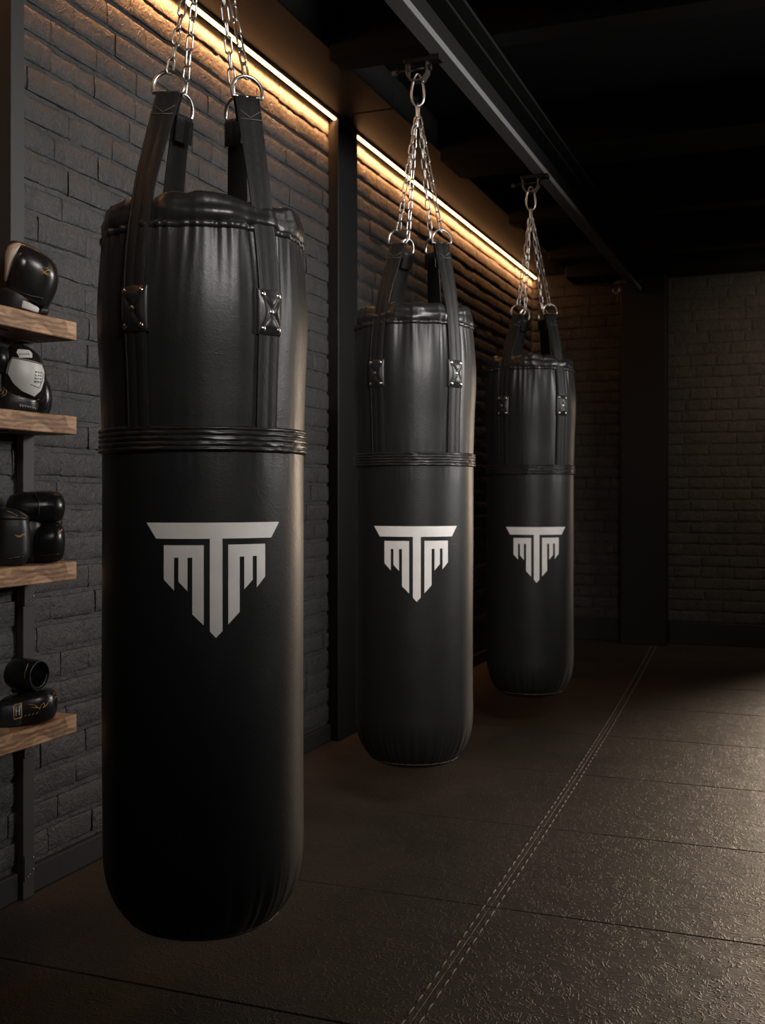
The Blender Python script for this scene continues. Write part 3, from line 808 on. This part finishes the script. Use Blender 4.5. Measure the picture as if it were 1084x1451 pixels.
cu = g.loft('cuff', M['glove_matte'], [(16.5, 737, 0, 23, 21, 0), (16, 733, 0, 24.5, 23, 0), (15.5, 729, 0, 23.5, 22, -4), (14, 724, 0, 20, 19, -6), (11, 720, 0, 15, 15, -6), (9, 718.5, 0, 8, 8, -6)], ex=2.6)
g.strokes('emblem', M['gold'], [[(21.5, 756), (27, 757.5), (31, 757)], [(23, 758.5), (27, 759), (30, 758)], [(29, 756.5), (32, 755), (35, 755)], [(32, 757), (34, 756)]], [bd], .0009)
g.strokes('cuff_trim', M['gold'], [[(10, 722), (18, 725), (25, 729.5)], [(28, 724), (35, 729), (38, 731)]], [cu], .0007)
g.strokes('body_seam', M['glove'], [[(-6, 786), (15, 789), (35, 786)]], [bd], .0016)

# shelf 4: embroidered gloves
g = Glove(38, 1030, 3, 'black boxing glove with gold embroidery and framed tag lying on the lowest shelf', None, xc=-1.905)
lo = g.loft('fist_padding', M['glove'], [(36, 1030, 0, 26, 20, 6), (37, 1028, 0, 38, 26, 6), (38, 1016, 0, 42, 30, 8), (38.5, 1002, 0, 41, 29, 10), (38, 992, 0, 36, 25, 10), (37, 987, 0, 20, 16, 10)], ex=2.9)
cl = g.loft('closure_strap', M['glove_matte'], [(12, 1030, -20, 12, 8, 0), (13, 1028, -22, 18, 10, 0), (14, 1014, -24, 18.5, 10, 2), (15, 1000, -22, 17, 9, 4), (15, 996, -20, 10, 5, 4)], ex=3.2)
g.strokes('gold_frame', M['gold'], [[(21, 999), (31, 997.5), (31.5, 1017), (21, 1018.5), (21, 999)]], [cl, lo], .0010)
g.strokes('tag_print', M['white_leather'], [[(24, 1003), (24, 1014)], [(28, 1002), (28, 1013)], [(24, 1008), (28, 1007)]], [cl, lo], .0008)
g.strokes('embroidery', M['gold'], [[(55, 1008), (57, 1002), (61, 999), (62, 1003), (59, 1006), (64, 1003), (67, 998), (71, 997)], [(40, 1000), (48, 1001), (56, 1007)], [(44, 1004), (52, 1005)], [(35, 1016), (37, 1014)], [(40, 1016), (42, 1013)], [(45, 1015), (47, 1012)], [(50, 1014), (53, 1011)], [(75, 997), (77, 993), (79, 996)], [(74, 990), (79, 986)]], [lo], .0009)
gz = SH[3]+.0005+(1030-986.5)*g.u
g = Glove(40, 989, 3, 'black boxing glove with its open cuff facing out, on top of the embroidered glove', None, xc=-1.905, z=gz)
# tube lying along the view, opening turned toward the camera's right
ax = Vector((.62, -.78, .0)).normalized(); sx = Vector((0, 0, 1)).cross(ax).normalized(); n = 40
back = Vector((g.X(20), .035, g.Zp(966))); mouth = Vector((g.X(55), -.020, g.Zp(966.5)))
axd = (mouth-back); Lx = axd.length; ax = axd.normalized(); sx = Vector((0, 0, 1)).cross(ax).normalized(); up = ax.cross(sx)
rows_ = []
for (q, r) in ((-.12, 3), (-.10, 12), (0, 20), (.2, 23), (.5, 23.5), (.8, 22.5), (.96, 21.5), (1.0, 20.6), (1.01, 19.5), (.98, 18.8), (.7, 18.2), (.3, 17.5), (.25, 10), (.24, 1)):
    rows_.append([back+axd*q+(sx*math.cos(2*PI*k/n)+up*math.sin(2*PI*k/n))*r*g.u for k in range(n)])
mb = MB(); mb.grid(rows_, True, 0, True, True); tb = mb.build('cuff', M['glove'], g.root)
mb = MB(); mb.tube([mouth+(sx*math.cos(2*PI*k/n)+up*math.sin(2*PI*k/n))*20.2*g.u for k in range(n)], .0018, 8, True); mb.build('cuff_rim', M['glove_matte'], g.root)
mb = MB(); c0 = mouth-ax*.004
mb.tube([c0+up*.0-sx*.0+(sx*math.cos(a)+up*math.sin(a))*17*g.u for a in [PI*(1+k/12) for k in range(13)]], .0022, 6); mb.build('pull_loop', M['glove_matte'], g.root)
g.strokes('strap_seam', M['gold'], [[(40, 948), (36, 958), (35, 968)]], [tb], .0007)

# ------------------------------------------------------------------ lights
def area(name, loc, target, sx, sy, power, col, spread=180):
    l = bpy.data.lights.new(name, 'AREA'); l.shape = 'RECTANGLE'; l.size = sx; l.size_y = sy; l.energy = power; l.color = col; l.spread = math.radians(spread)
    o = bpy.data.objects.new(name, l); COL.objects.link(o); o.location = loc
    o.rotation_euler = (Vector(target)-Vector(loc)).to_track_quat('-Z', 'Y').to_euler(); return o
area('ceiling_panel_lamp', (.55, 3.3, 2.70), (-.35, 3.3, .4), .4, 5.0, 15, (1., .95, .89), 130)
area('back_right_lamp', (.62, 7.9, 1.15), (.55, 5.2, .25), .8, 1.5, 20, (1., .78, .58), 64)
area('side_lamp', (3.0, 4.7, 2.2), (-1.5, 3.5, 1.9), 1.6, .8, 20, (1., .96, .92), 52)
area('front_lamp', (.9, .3, 2.68), (-1.2, 3.2, 1.45), 1.0, .5, 9, (1., .95, .9), 50)
l = bpy.data.lights.new('back_wall_spot', 'SPOT'); l.energy = 60; l.color = (1., .78, .56); l.spot_size = 1.9; l.spot_blend = 1.; l.shadow_soft_size = .25
o = bpy.data.objects.new('back_wall_spot', l); COL.objects.link(o); o.location = (.8, 6.9, 2.6)
o.rotation_euler = (Vector((.2, 8.3, 1.7))-Vector(o.location)).to_track_quat('-Z', 'Y').to_euler()
W = bpy.data.worlds.new('world'); S.world = W; W.use_nodes = True
W.node_tree.nodes['Background'].inputs[0].default_value = (.55, .6, .7, 1); W.node_tree.nodes['Background'].inputs[1].default_value = .016

S.view_settings.view_transform = 'Standard'; S.view_settings.look = 'None'; S.view_settings.exposure = 0.; S.view_settings.gamma = 1.; S.view_settings.use_curve_mapping = False
